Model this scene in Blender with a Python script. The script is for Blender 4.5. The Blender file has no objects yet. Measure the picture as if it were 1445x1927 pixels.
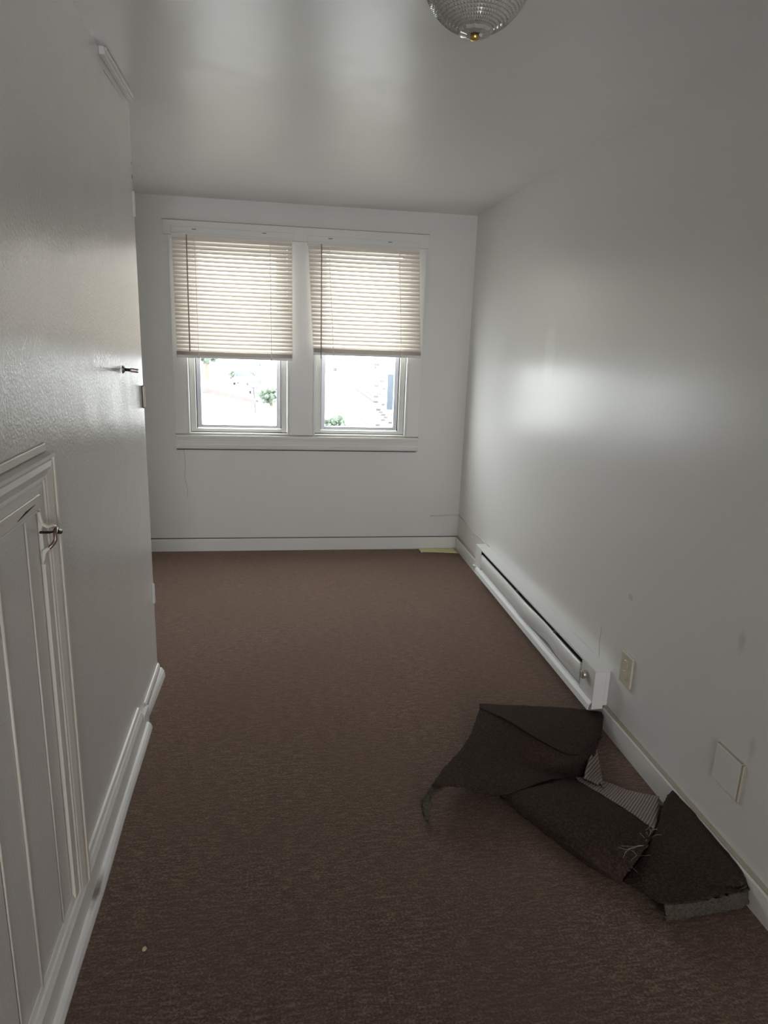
import bpy, bmesh, math, random
from mathutils import Vector, Matrix

random.seed(7)
sc = bpy.context.scene
COL = sc.collection

# ------------------------------------------------------------------ camera, sky, exposure
cam_d = bpy.data.cameras.new('camera')
cam = bpy.data.objects.new('camera', cam_d)
COL.objects.link(cam)
cam_d.sensor_fit = 'VERTICAL'
cam_d.sensor_height = 36.0
cam_d.lens = 1283.19 / 1927 * 36.0
cam_d.clip_start = 0.02
cam_d.clip_end = 600
R_ = Vector((0.98849172, -0.1470625, 0.0354505))
U_ = Vector((0.00250725, 0.25023973, 0.96818066))
F_ = Vector((0.15125419, 0.95694968, -0.24772863))
m = Matrix.Identity(4)
for i in range(3):
    m[i][0] = R_[i]; m[i][1] = U_[i]; m[i][2] = -F_[i]
m[2][3] = 1.56263
cam.matrix_world = m
sc.camera = cam

SKY = 15.0
world = bpy.data.worlds.new('overcast_sky')
sc.world = world
world.use_nodes = True
wn = world.node_tree.nodes; wl = world.node_tree.links
wn.clear()
wo = wn.new('ShaderNodeOutputWorld')
wb = wn.new('ShaderNodeBackground')
wb.inputs['Color'].default_value = (0.965, 0.98, 1.0, 1)
wb.inputs['Strength'].default_value = SKY
wl.new(wb.outputs[0], wo.inputs[0])

sc.view_settings.view_transform = 'Standard'
sc.view_settings.look = 'None'
sc.view_settings.gamma = 1.0
sc.view_settings.use_curve_mapping = False
sc.view_settings.exposure = 0.12
cy = sc.cycles
cy.use_denoising = True
cy.max_bounces = 14
cy.diffuse_bounces = 8
cy.glossy_bounces = 5
cy.transmission_bounces = 8
cy.transparent_max_bounces = 16
cy.sample_clamp_indirect = 6.0
cy.caustics_reflective = False
cy.caustics_refractive = False

def portal(name, loc, rot, sx, sy):
    l = bpy.data.lights.new(name, 'AREA')
    l.shape = 'RECTANGLE'; l.size = sx; l.size_y = sy
    l.cycles.is_portal = True
    o = bpy.data.objects.new(name, l); COL.objects.link(o)
    o.location = loc; o.rotation_euler = rot
    return o

XR, YB, ZC, YR = 1.3585, 4.924, 2.4, -5.6      # right wall, back wall, ceiling, rear wall
LT, LO = 0.0139, Vector((-0.553, 2.955, 0))    # left (cupboard) wall: turn and far end
OPEN = [(-0.632, 0.070), (0.236, 0.918)]       # window openings
Z0, Z1 = 0.862, 2.165
portal('window_portal', (-0.281, YB + 0.13, 1.51), (-math.pi / 2, 0, 0), 0.70, 1.30)
portal('window_portal.001', (0.577, YB + 0.13, 1.51), (-math.pi / 2, 0, 0), 0.68, 1.30)
REAR = (-0.40, 1.20, 0.40, 2.10)                # unseen opening added behind the viewer for fill light: x0, x1, z0, z1
portal('window_portal.002', (0.40, YR - 0.1, 1.25), (math.pi / 2, 0, 0), 1.6, 1.7)  # portal of the added rear fill opening

# ------------------------------------------------------------------ materials
def nodes_of(name):
    mt = bpy.data.materials.new(name); mt.use_nodes = True
    nt = mt.node_tree
    return mt, nt.nodes, nt.links, nt.nodes['Principled BSDF']

def ramp(N, L, fac, stops):
    r = N.new('ShaderNodeValToRGB')
    e = r.color_ramp.elements
    while len(e) < len(stops): e.new(0.5)
    for k, (p, c) in enumerate(stops):
        e[k].position = p; e[k].color = (*c, 1)
    L.new(fac, r.inputs[0])
    return r.outputs[0]

def noise(N, L, scale, detail=3, vec=None, rough=0.5):
    n = N.new('ShaderNodeTexNoise')
    n.inputs['Scale'].default_value = scale
    n.inputs['Detail'].default_value = detail
    n.inputs['Roughness'].default_value = rough
    if vec is not None: L.new(vec, n.inputs['Vector'])
    return n.outputs['Fac']

def position(N): return N.new('ShaderNodeNewGeometry').outputs['Position']

def scaled(N, L, vec, s):
    mp = N.new('ShaderNodeMapping'); mp.inputs['Scale'].default_value = s
    L.new(vec, mp.inputs['Vector']); return mp.outputs[0]

def mixc(N, L, fac, a, b):
    mx = N.new('ShaderNodeMix'); mx.data_type = 'RGBA'
    for v, i in ((fac, 0), (a, 6), (b, 7)):
        if hasattr(v, 'is_output') or isinstance(v, bpy.types.NodeSocket): L.new(v, mx.inputs[i])
        elif i == 0: mx.inputs[0].default_value = v
        else: mx.inputs[i].default_value = (*v, 1)
    return mx.outputs[2]

def bump(N, L, bsdf, height, strength, dist):
    b = N.new('ShaderNodeBump'); b.inputs['Strength'].default_value = strength
    b.inputs['Distance'].default_value = dist
    L.new(height, b.inputs['Height']); L.new(b.outputs[0], bsdf.inputs['Normal'])
    return b

def add(N, L, a, b, ka=1.0, kb=1.0):
    outs = []
    for v, k in ((a, ka), (b, kb)):
        q = N.new('ShaderNodeMath'); q.operation = 'MULTIPLY'; q.inputs[1].default_value = k
        L.new(v, q.inputs[0]); outs.append(q.outputs[0])
    q = N.new('ShaderNodeMath'); q.operation = 'ADD'
    L.new(outs[0], q.inputs[0]); L.new(outs[1], q.inputs[1]); return q.outputs[0]

def paint(name, col, rough=0.32, fine=220, fs=0.25, wav=3.0, ws=0.0015, stains=(), var=0.04, spec=0.5):
    """gloss wall paint: fine roller texture, slow unevenness, given stains (x,y,z,rx,ry,rz,colour,amount)"""
    mt, N, L, B = nodes_of(name)
    P = position(N)
    c2 = tuple(v * (1 - var) for v in col)
    c = mixc(N, L, noise(N, L, 1.7, 4, P), col, c2)
    for (x, y, z, rx, ry, rz, sc_, am) in stains:
        s = N.new('ShaderNodeVectorMath'); s.operation = 'SUBTRACT'
        L.new(P, s.inputs[0]); s.inputs[1].default_value = (x, y, z)
        d = N.new('ShaderNodeVectorMath'); d.operation = 'DIVIDE'
        L.new(s.outputs[0], d.inputs[0]); d.inputs[1].default_value = (rx, ry, rz)
        ln = N.new('ShaderNodeVectorMath'); ln.operation = 'LENGTH'; L.new(d.outputs[0], ln.inputs[0])
        ad = add(N, L, ln.outputs['Value'], noise(N, L, 22, 4, P), 1.0, 0.9)
        mr = N.new('ShaderNodeMapRange'); mr.interpolation_type = 'SMOOTHSTEP'
        mr.inputs['From Min'].default_value = 0.7; mr.inputs['From Max'].default_value = 1.5
        mr.inputs['To Min'].default_value = am; mr.inputs['To Max'].default_value = 0
        L.new(ad, mr.inputs[0])
        c = mixc(N, L, mr.outputs[0], c, sc_)
    L.new(c, B.inputs['Base Color'])
    B.inputs['Roughness'].default_value = rough
    B.inputs['Specular IOR Level'].default_value = spec
    b1 = bump(N, L, B, noise(N, L, fine, 3, P), fs, 0.0012)
    b2 = N.new('ShaderNodeBump'); b2.inputs['Strength'].default_value = 1.0; b2.inputs['Distance'].default_value = ws
    L.new(noise(N, L, wav, 2, P), b2.inputs['Height']); L.new(b2.outputs[0], b1.inputs['Normal'])
    return mt

def simple(name, col, rough=0.5, metal=0.0, bscale=None, bs=0.2, var=0.1, vs=8):
    mt, N, L, B = nodes_of(name)
    P = position(N)
    L.new(mixc(N, L, noise(N, L, vs, 4, P), col, tuple(v * (1 - var) for v in col)), B.inputs['Base Color'])
    B.inputs['Roughness'].default_value = rough
    B.inputs['Metallic'].default_value = metal
    if bscale: bump(N, L, B, noise(N, L, bscale, 3, P), bs, 0.002)
    return mt

WHITE = (0.72, 0.712, 0.692)
M = {}
M['wall_r'] = paint('gloss_white_wall_paint', WHITE, 0.29, stains=[
    (XR, 2.33, 0.61, 0.3, 0.022, 0.018, (0.42, 0.38, 0.33), 0.5),
    (XR, 1.69, 0.725, 0.3, 0.022, 0.05, (0.50, 0.46, 0.40), 0.55),
    (XR, 1.57, 0.44, 0.3, 0.02, 0.06, (0.50, 0.44, 0.38), 0.5),
    (XR, 3.40, 1.52, 0.3, 0.10, 0.20, (0.80, 0.80, 0.79), 0.7)])  # last entry is a lighter oval patch of wall colour
M['wall_l'] = paint('gloss_white_cupboard_paint', (0.715, 0.70, 0.675), 0.19, fine=120, fs=0.75, wav=4.5, ws=0.003)
M['wall_b'] = paint('white_wall_paint', WHITE, 0.42)
M['ceil'] = paint('gloss_white_ceiling_paint', (0.72, 0.72, 0.71), 0.31, wav=2.6, ws=0.010)
M['trim'] = paint('white_trim_paint', (0.74, 0.735, 0.71), 0.35, fine=120, fs=0.2, wav=6, ws=0.0006)
M['trim_cream'] = paint('aged_cream_trim_paint', (0.72, 0.69, 0.61), 0.4, fine=120, fs=0.2, wav=6, ws=0.0006, var=0.15)
M['scraped'] = paint('scuffed_white_shoe_paint', (0.80, 0.80, 0.79), 0.5, fine=60, fs=0.5, wav=20, ws=0.002, var=0.2,
                     stains=[(-0.50, 1.69, 0.03, 0.04, 0.10, 0.012, (0.10, 0.05, 0.03), 0.95)])
M['sash'] = simple('vinyl_sash', (0.60, 0.60, 0.57), 0.4)
M['alu'] = simple('aluminium_track', (0.50, 0.51, 0.55), 0.35, 0.3)
M['dark'] = simple('dark_gap', (0.012, 0.010, 0.009), 0.8)
M['heater'] = paint('white_heater_enamel', (0.74, 0.74, 0.72), 0.33, fine=80, fs=0.1, wav=9, ws=0.001, var=0.06)
M['steel'] = simple('worn_steel', (0.42, 0.38, 0.34), 0.35, 0.9)
M['copper'] = simple('brown_key_metal', (0.30, 0.20, 0.17), 0.38, 0.8)
M['brass'] = simple('brass', (0.72, 0.50, 0.16), 0.3, 0.9)
M['black'] = simple('black_iron', (0.015, 0.014, 0.013), 0.45)
M['beige'] = simple('beige_plastic', (0.60, 0.55, 0.44), 0.4)
M['ochre'] = simple('ochre_caulk', (0.40, 0.365, 0.285), 0.6)
M['grime'] = simple('brown_grime', (0.13, 0.11, 0.085), 0.8)
M['paper'] = simple('yellow_paper', (0.82, 0.77, 0.44), 0.7, var=0.1, vs=30)
M['wire'] = simple('cream_wire', (0.66, 0.63, 0.52), 0.5)
M['wand'] = simple('clear_plastic_wand', (0.30, 0.26, 0.26), 0.2)
M['cord'] = simple('white_cord', (0.85, 0.83, 0.78), 0.7)
M['crumb'] = simple('tan_crumb', (0.55, 0.42, 0.30), 0.8)
M['knob'] = simple('knob_plastic', (0.45, 0.42, 0.35), 0.3, 0.5)

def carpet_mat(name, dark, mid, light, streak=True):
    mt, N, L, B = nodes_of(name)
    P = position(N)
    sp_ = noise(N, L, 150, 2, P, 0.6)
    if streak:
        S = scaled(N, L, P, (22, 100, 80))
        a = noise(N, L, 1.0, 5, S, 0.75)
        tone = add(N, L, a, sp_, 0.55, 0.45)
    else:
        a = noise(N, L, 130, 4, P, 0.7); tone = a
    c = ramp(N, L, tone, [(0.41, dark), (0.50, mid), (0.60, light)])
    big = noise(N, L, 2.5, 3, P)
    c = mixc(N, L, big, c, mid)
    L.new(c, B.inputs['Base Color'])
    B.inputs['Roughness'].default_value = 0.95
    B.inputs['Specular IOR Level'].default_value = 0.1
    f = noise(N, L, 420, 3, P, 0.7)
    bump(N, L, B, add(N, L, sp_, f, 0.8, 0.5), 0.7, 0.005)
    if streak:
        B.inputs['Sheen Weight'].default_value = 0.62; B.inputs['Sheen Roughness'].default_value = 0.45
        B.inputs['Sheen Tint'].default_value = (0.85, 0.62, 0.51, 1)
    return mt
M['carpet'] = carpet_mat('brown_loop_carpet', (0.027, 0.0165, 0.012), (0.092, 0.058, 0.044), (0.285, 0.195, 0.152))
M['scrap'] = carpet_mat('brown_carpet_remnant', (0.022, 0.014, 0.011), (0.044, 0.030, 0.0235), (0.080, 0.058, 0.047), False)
M['scrap_edge'] = carpet_mat('olive_carpet_edge', (0.045, 0.037, 0.028), (0.080, 0.068, 0.053), (0.12, 0.105, 0.085), False)  # backing tone of the lip; on the curled edge, light painted as colour

def backing_mat():
    mt, N, L, B = nodes_of('ribbed_jute_backing')
    P = position(N)
    w = N.new('ShaderNodeTexWave'); w.wave_type = 'BANDS'; w.bands_direction = 'X'
    w.inputs['Scale'].default_value = 34; w.inputs['Distortion'].default_value = 1.2; w.inputs['Detail'].default_value = 1
    mp = N.new('ShaderNodeMapping'); mp.inputs['Rotation'].default_value = (0, 0, 0.75)
    L.new(P, mp.inputs[0]); L.new(mp.outputs[0], w.inputs['Vector'])
    L.new(ramp(N, L, w.outputs['Fac'], [(0.0, (0.13, 0.10, 0.085)), (0.5, (0.22, 0.175, 0.155)), (1, (0.31, 0.26, 0.235))]), B.inputs['Base Color'])
    B.inputs['Roughness'].default_value = 0.9
    bump(N, L, B, w.outputs['Fac'], 0.6, 0.003)
    return mt
M['backing'] = backing_mat()

def slat_mat():
    mt = bpy.data.materials.new('cream_vinyl_slat'); mt.use_nodes = True
    N = mt.node_tree.nodes; L = mt.node_tree.links
    out = N['Material Output']; B = N['Principled BSDF']
    B.inputs['Base Color'].default_value = (0.76, 0.71, 0.65, 1)
    B.inputs['Roughness'].default_value = 0.45
    T = N.new('ShaderNodeBsdfTranslucent'); T.inputs[0].default_value = (0.80, 0.71, 0.63, 1)
    X = N.new('ShaderNodeMixShader'); X.inputs[0].default_value = 0.06
    L.new(B.outputs[0], X.inputs[1]); L.new(T.outputs[0], X.inputs[2]); L.new(X.outputs[0], out.inputs[0])
    return mt
M['slat'] = slat_mat()

def glass_mat():
    mt = bpy.data.materials.new('window_glass'); mt.use_nodes = True
    N = mt.node_tree.nodes; L = mt.node_tree.links
    N.remove(N['Principled BSDF'])
    T = N.new('ShaderNodeBsdfTransparent'); T.inputs[0].default_value = (0.94, 0.96, 0.95, 1)
    G = N.new('ShaderNodeBsdfGlossy'); G.inputs['Roughness'].default_value = 0.02
    X = N.new('ShaderNodeMixShader'); X.inputs[0].default_value = 0.06
    L.new(T.outputs[0], X.inputs[1]); L.new(G.outputs[0], X.inputs[2]); L.new(X.outputs[0], N['Material Output'].inputs[0])
    return mt
M['glass'] = glass_mat()

def lamp_glass():
    mt, N, L, B = nodes_of('prismatic_lamp_glass')
    B.inputs['Base Color'].default_value = (0.80, 0.78, 0.73, 1)
    B.inputs['Roughness'].default_value = 0.12
    B.inputs['Transmission Weight'].default_value = 0.5
    B.inputs['IOR'].default_value = 1.47
    return mt
M['lampglass'] = lamp_glass()

# ------------------------------------------------------------------ mesh helpers
def bx(bm, x0, x1, y0, y1, z0, z1):
    v = [bm.verts.new(p) for p in ((x0, y0, z0), (x1, y0, z0), (x1, y1, z0), (x0, y1, z0),
                                   (x0, y0, z1), (x1, y0, z1), (x1, y1, z1), (x0, y1, z1))]
    for f in ((0, 3, 2, 1), (4, 5, 6, 7), (0, 1, 5, 4), (1, 2, 6, 5), (2, 3, 7, 6), (3, 0, 4, 7)):
        bm.faces.new([v[i] for i in f])

def sweep(bm, rings, closed=True, caps=True):
    """connect rings of equal length"""
    R = [[bm.verts.new(p) for p in r] for r in rings]
    n = len(R[0])
    for a, b in zip(R, R[1:]):
        for i in range(n if closed else n - 1):
            j = (i + 1) % n
            bm.faces.new((a[i], a[j], b[j], b[i]))
    if caps and closed:
        bm.faces.new(R[0][::-1]); bm.faces.new(R[-1])

def tube(bm, pts, r, seg=8):
    pts = [Vector(p) for p in pts]
    rings = []
    up = None
    for i, p in enumerate(pts):
        t = (pts[min(i + 1, len(pts) - 1)] - pts[max(i - 1, 0)]).normalized()
        if up is None:
            up = Vector((0, 0, 1)) if abs(t.z) < 0.9 else Vector((1, 0, 0))
        a = t.cross(up).normalized(); b = a.cross(t).normalized(); up = b
        rr = r[i] if isinstance(r, (list, tuple)) else r
        rings.append([p + (a * math.cos(k * 2 * math.pi / seg) + b * math.sin(k * 2 * math.pi / seg)) * rr for k in range(seg)])
    sweep(bm, rings)

def lathe(bm, prof, seg=32, axis='Z', org=(0, 0, 0)):
    """prof: (radius, height) from one end to the other"""
    o = Vector(org); rings = []
    for r, h in prof:
        ring = []
        for k in range(seg):
            c, s = math.cos(k * 2 * math.pi / seg) * max(r, 1e-5), math.sin(k * 2 * math.pi / seg) * max(r, 1e-5)
            ring.append(o + (Vector((c, s, h)) if axis == 'Z' else Vector((h, c, s)) if axis == 'X' else Vector((s, h, c))))
        rings.append(ring)
    sweep(bm, rings)

def obj(name, bm, mat, parent=None, smooth=False, bevel=0, frame=None):
    bmesh.ops.recalc_face_normals(bm, faces=bm.faces)
    me = bpy.data.meshes.new(name); bm.to_mesh(me); bm.free()
    o = bpy.data.objects.new(name, me); COL.objects.link(o)
    for mt in (mat if isinstance(mat, (list, tuple)) else [mat]): me.materials.append(mt)
    if smooth:
        for p in me.polygons: p.use_smooth = True
    if bevel:
        md = o.modifiers.new('bevel', 'BEVEL'); md.width = bevel; md.segments = 2; md.limit_method = 'ANGLE'
    if parent: o.parent = parent
    if frame: o.location = frame[0]; o.rotation_euler = (0, 0, frame[1])
    return o

def tag(o, label, cat, group=None, kind=None):
    o['label'] = label; o['category'] = cat
    if group: o['group'] = group
    if kind: o['kind'] = kind
    return o

def empty(name, loc, label, cat, rz=0, group=None, kind=None):
    o = bpy.data.objects.new(name, None); COL.objects.link(o)
    o.empty_display_size = 0.05
    o.location = loc; o.rotation_euler = (0, 0, rz)
    return tag(o, label, cat, group, kind)

def boxes(*bs):
    bm = bmesh.new()
    for b in bs: bx(bm, *b)
    return bm

ST = 'structure'
LF = (LO, LT)                     # frame of the left wall: x out of the wall, y along it (0 = far end)

# ------------------------------------------------------------------ shell
XA = -1.55                        # alcove beyond the cupboard
o = obj('floor', boxes((XA - 0.1, XR + 0.1, YR - 0.1, YB + 0.1, -0.1, 0)), M['carpet'])
tag(o, 'brown loop carpet covering the whole floor', 'carpet', kind=ST)
o = obj('ceiling', boxes((XA - 0.1, XR + 0.1, YR - 0.1, YB + 0.1, ZC, ZC + 0.1)), M['ceil'])
tag(o, 'glossy white painted ceiling', 'ceiling', kind=ST)
o = obj('wall_right', boxes((XR, XR + 0.12, YR, YB, 0, ZC)), M['wall_r'])
tag(o, 'long glossy white wall on the right above the heater', 'wall', kind=ST)
bm = bmesh.new(); tube(bm, [(XR - .0003, 2.528, .40), (XR - .0003, 2.531, .335), (XR - .0003, 2.519, .262)], 0.001, 5)
obj('crack', bm, M['ochre'], o)
W = 0.14
(a0, a1), (b0, b1) = OPEN
o = obj('wall_back', boxes((XA, XR, YB, YB + W, 0, Z0), (XA, XR, YB, YB + W, Z1, ZC), (XA, a0, YB, YB + W, Z0, Z1),
                           (a1, b0, YB, YB + W, Z0, Z1), (b1, XR, YB, YB + W, Z0, Z1)), M['wall_b'])
tag(o, 'white end wall holding the two windows', 'wall', kind=ST)
wall_back = o
bm = bmesh.new(); tube(bm, [(-0.667, YB - .0004, .745), (-0.66, YB - .0004, .64), (-0.668, YB - .0004, .55), (-0.65, YB - .0004, .45), (-0.655, YB - .0004, .40)], 0.0012, 5)
obj('crack', bm, M['ochre'], wall_back)
o = obj('wall_alcove', boxes((XA - 0.1, XA, 2.8, YB, 0, ZC)), M['wall_b'])
tag(o, 'white side wall of the alcove hidden beyond the cupboard', 'wall', kind=ST)
q0, q1, q2, q3 = REAR
o = obj('wall_rear', boxes((-1.3, q0, YR - 0.12, YR, 0, ZC), (q1, XR, YR - 0.12, YR, 0, ZC), (q0, q1, YR - 0.12, YR, 0, q2), (q0, q1, YR - 0.12, YR, q3, ZC)), M['wall_b'])
tag(o, 'white wall behind the viewer with a wide window opening', 'wall', kind=ST)

# left wall of the built-in cupboard: openings for the narrow door and the low access door
DS0, DS1, DZ0, DZ1 = -0.418, -0.045, 0.088, 2.352
AS0, AS1, AZ0, AZ1 = -2.25, -1.40, 0.10, 1.205
T = 0.06
bm = boxes((-T, 0, -8.7, AS0, 0, ZC), (-T, 0, AS0, AS1, AZ1, ZC), (-T, 0, AS0, AS1, 0, AZ0), (-T, 0, AS1, DS0, 0, ZC),
           (-T, 0, DS0, DS1, DZ1, ZC), (-T, 0, DS0, DS1, 0, DZ0), (-T, 0, DS1, 0, 0, ZC),
           (-1.0, -T, -0.06, 0, 0, ZC), (-0.80, -0.74, -8.7, -0.06, 0, ZC))
wall_left = obj('wall_left', bm, M['wall_l'], frame=LF)
tag(wall_left, 'glossy white cupboard wall on the left', 'wall', kind=ST)
bm = boxes((-.001, .0006, -.012, -.002, 2.045, 2.075), (-.001, .0006, -.012, -.004, 2.115, 2.13), (-.001, .0006, -.012, -.007, 2.165, 2.172))
obj('crack', bm, M['dark'], wall_left)

# narrow cupboard door at the end of the left wall
d1 = empty('door_1', LO, 'narrow tall flush white cupboard door at the far end of the left wall', 'door', LT, kind=ST)
piv = bmesh.new(); bx(piv, -0.024, 0.0020, -0.3725, -0.0005, DZ0 + 0.003, DZ1 - 0.001)
dd = obj('door_panel', piv, M['wall_l'], d1, bevel=0.0015)
dd.location = (0, DS1, 0); dd.rotation_euler = (0, 0, -0.010)
def hinge(zc, mat):
    bm = bmesh.new()
    tube(bm, [(0.007, -0.046, zc - 0.046), (0.007, -0.046, zc - 0.042), (0.007, -0.046, zc + 0.042), (0.007, -0.046, zc + 0.046)], [0.003, 0.0065, 0.0065, 0.003], 10)
    bx(bm, 0.000, 0.0032, -0.044, -0.024, zc - 0.040, zc + 0.040)
    h = obj('hinge', bm, mat, d1, smooth=False)
    bm = bmesh.new()
    for q in (-0.030, 0.002, 0.030): lathe(bm, [(0.0, 0.0036), (0.0032, 0.0036), (0.0032, 0.0028), (0.0, 0.0028)], 8, 'X', (0, -0.031, zc + q))
    obj('screw', bm, M['dark'], h)
hinge(1.295, M['steel']); hinge(0.445, M['trim']); hinge(2.02, M['wall_l'])
# key left in the cupboard lock
k = empty('key', LF[0], 'small brown key left sticking out of the cupboard lock', 'key', LT)
bm = bmesh.new()
KS, KZ = -0.405, 1.4215
lathe(bm, [(0.0, 0.003), (0.0135, 0.003), (0.0135, 0.0055), (0.011, 0.009), (0.0085, 0.012), (0.0, 0.012)], 20, 'X', (0, KS, KZ))
obj('lock_collar', bm, M['steel'], k, True)
bm = bmesh.new()
tube(bm, [(0.011, KS, KZ), (0.028, KS, KZ - .001)], 0.0055, 10)
obj('shank', bm, M['black'], k, True)
bm = bmesh.new()
for dz in (-0.0042, 0.0042): tube(bm, [(0.026, KS, KZ + dz * .6 - .001), (0.034, KS + .001, KZ + dz - .0015), (0.052, KS + .004, KZ + dz - 0.004), (0.056, KS + .004, KZ + dz * .9 - 0.0045)], [0.0028, 0.0032, 0.0032, 0.002], 8)
obj('bow', bm, M['copper'], k, True)
# strip over the cupboard door
bm = boxes((0, 0.018, -0.468, -0.02, 2.376, ZC), (0, 0.024, -0.464, -0.02, 2.388, ZC - .001))
o = obj('trim_1', bm, M['scraped'], frame=LF, bevel=0.003)
tag(o, 'short white moulding strip at the ceiling above the cupboard door', 'moulding', kind=ST)

# baseboards of the left wall
prof = [(0, 0.0), (0.018, 0.0), (0.018, 0.088), (0.021, 0.092), (0.021, 0.108), (0.017, 0.116), (0.014, 0.124), (0.010, 0.128), (0.006, 0.140), (0, 0.143)]
bm = bmesh.new(); sweep(bm, [[(n, s, z) for n, z in prof] for s in (-8.7, -0.478)])
bx(bm, 0, 0.0165, -0.478, -0.345, 0, 0.075)
bl = obj('baseboard_left', bm, M['trim'], frame=LF)
tag(bl, 'white baseboard with moulded cap under the low access door', 'baseboard', kind=ST)
q = [(0.0165, 0), (0.036, 0), (0.0355, 0.008), (0.032, 0.019), (0.025, 0.027), (0.0165, 0.030)]
bm = bmesh.new(); sweep(bm, [[(n + 0.0015 * math.sin(s * 9), s, z) for n, z in q] for s in [-8.7 + i * (8.7 - 0.395) / 60 for i in range(61)]])
s_ = obj('shoe_moulding', bm, M['scraped'], bl); s_['label'] = 'scuffed white shoe moulding along the carpet'
prof = [(-0.001, 0), (0.006, 0), (0.006, 0.045), (0.009, 0.048), (0.009, 0.078), (0.004, 0.086), (-0.001, 0.087)]
bm = bmesh.new(); sweep(bm, [[(n, s, z) for n, z in prof] for s in (-0.345, 0.006)])
bc = obj('baseboard_cupboard', bm, M['trim'], frame=LF)
tag(bc, 'low white baseboard piece below the narrow cupboard door', 'baseboard', kind=ST)
bm = bmesh.new(); rr = []
for i in range(13):
    t = i / 12; s = -0.335 + t * 0.375; n0 = 0.0055; w = 0.003 + 0.017 * t ** 0.8
    rr.append([(n0 - .004, s, 0), (n0 + w, s, 0), (n0 + w * .98, s, 0.014), (n0 + w * .8, s, 0.026 + 0.006 * t), (n0 + w * .3, s, 0.034 + .012 * t), (n0 - .004, s, 0.036 + .014 * t)])
sweep(bm, rr)
s_ = obj('shoe_moulding', bm, M['scraped'], bc); s_['label'] = 'chipped white shoe strip springing loose from the wall end'

# low access door
d2 = empty('door_2', LO, 'low white beadboard access door in moulded casing on the left wall', 'door', LT, kind=ST)
bm = bmesh.new()
DN = 0.004
cuts = [-2.24, -2.10, -1.93, -1.775, -1.655, -1.485, AS1 - 0.004]
for a, b in zip(cuts, cuts[1:]):
    bx(bm, -0.02, DN, a + 0.0035, b - 0.0035, AZ0, 1.172)
    bx(bm, -0.02, DN - 0.004, a - 0.004, a + 0.004, AZ0, 1.172)
obj('door_panel', bm, M['wall_l'], d2, bevel=0.003)
bm = bmesh.new()
for c in (-1.485, -1.655, -1.775, -1.93): tube(bm, [(DN + 0.0005, c, AZ0 + .01), (DN + 0.0005, c, 1.170)], 0.0042 if c == -1.655 else 0.0026, 8)
b_ = obj('bead', bm, M['trim_cream'], d2, True); b_['label'] = 'cream painted beads between the boards'
bm = boxes((-0.02, DN + 0.010, AS0, AS1, 1.1725, 1.205))
obj('stop_strip', bm, M['trim_cream'], d2, bevel=0.003)
bm = bmesh.new(); tube(bm, [(DN + 0.0102, -1.55, 1.180), (DN + 0.0102, -1.50, 1.186), (DN + 0.0102, -1.44, 1.1885)], [0.0005, 0.0022, 0.0005], 6)
obj('split', bm, M['dark'], d2)
bm = boxes((DN - .004, DN + 0.005, AS0 + .02, AS1 - .012, 1.163, 1.1735)); obj('top_edge', bm, M['scraped'], d2, bevel=0.002)
cp = [(0, 0), (0, 0.011), (0.016, 0.012), (0.019, 0.008), (0.022, 0.008), (0.025, 0.014), (0.031, 0.0135), (0.034, 0.016), (0.048, 0.0205), (0.060, 0.019), (0.064, 0.015), (0.066, 0.022), (0.074, 0.022), (0.077, 0.0)]
bm = bmesh.new(); sweep(bm, [[(n, AS1 + u * 1.35, 0.10) for u, n in cp], [(n, AS1 + u * 1.35, AZ1 + u) for u, n in cp]])
c_ = obj('casing', bm, M['trim_cream'], d2); c_['label'] = 'cream upright casing moulding'
bm = bmesh.new(); sweep(bm, [[(n, AS1 + u * 1.35, AZ1 + u) for u, n in cp], [(n, -2.4, AZ1 + u) for u, n in cp]])
obj('head_casing', bm, M['trim'], d2)
bm = boxes((0, 0.006, -2.4, AS1 + 0.090, AZ1 + 0.078, AZ1 + 0.098)); obj('cap_strip', bm, M['trim_cream'], d2, bevel=0.003)
la = empty('latch', (0, 0, 0), 'x', 'x'); del la['label']; del la['category']; la.parent = d2
bm = bmesh.new(); tube(bm, [(.010, -1.410, 1.165), (.012, -1.409, 1.147), (.015, -1.408, 1.136), (.024, -1.407, 1.130), (.030, -1.398, 1.130), (.032, -1.378, 1.122)], 0.0042, 8)
obj('hasp', bm, M['trim_cream'], la, True)
bm = bmesh.new(); tube(bm, [(.014, -1.424, 1.122), (.026, -1.40, 1.115), (.030, -1.372, 1.110)], 0.003, 8); tube(bm, [(.029, -1.372, 1.110), (.031, -1.342, 1.100)], [0.0055, 0.006], 10)
obj('bolt', bm, M['black'], la, True)
bm = bmesh.new(); tube(bm, [(.033, -1.376, 1.120), (.035, -1.393, 1.109), (.035, -1.392, 1.096), (.031, -1.396, 1.088), (.024, -1.408, 1.080)], 0.0042, 8)
obj('lever', bm, M['copper'], la, True)
bm = bmesh.new(); tube(bm, [(.025, -1.407, 1.081), (.014, -1.408, 1.073), (.010, -1.405, 1.057), (.008, -1.406, 1.042)], [0.0045, 0.006, 0.005, 0.003], 8)
obj('plate', bm, M['trim_cream'], la, True)

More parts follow.
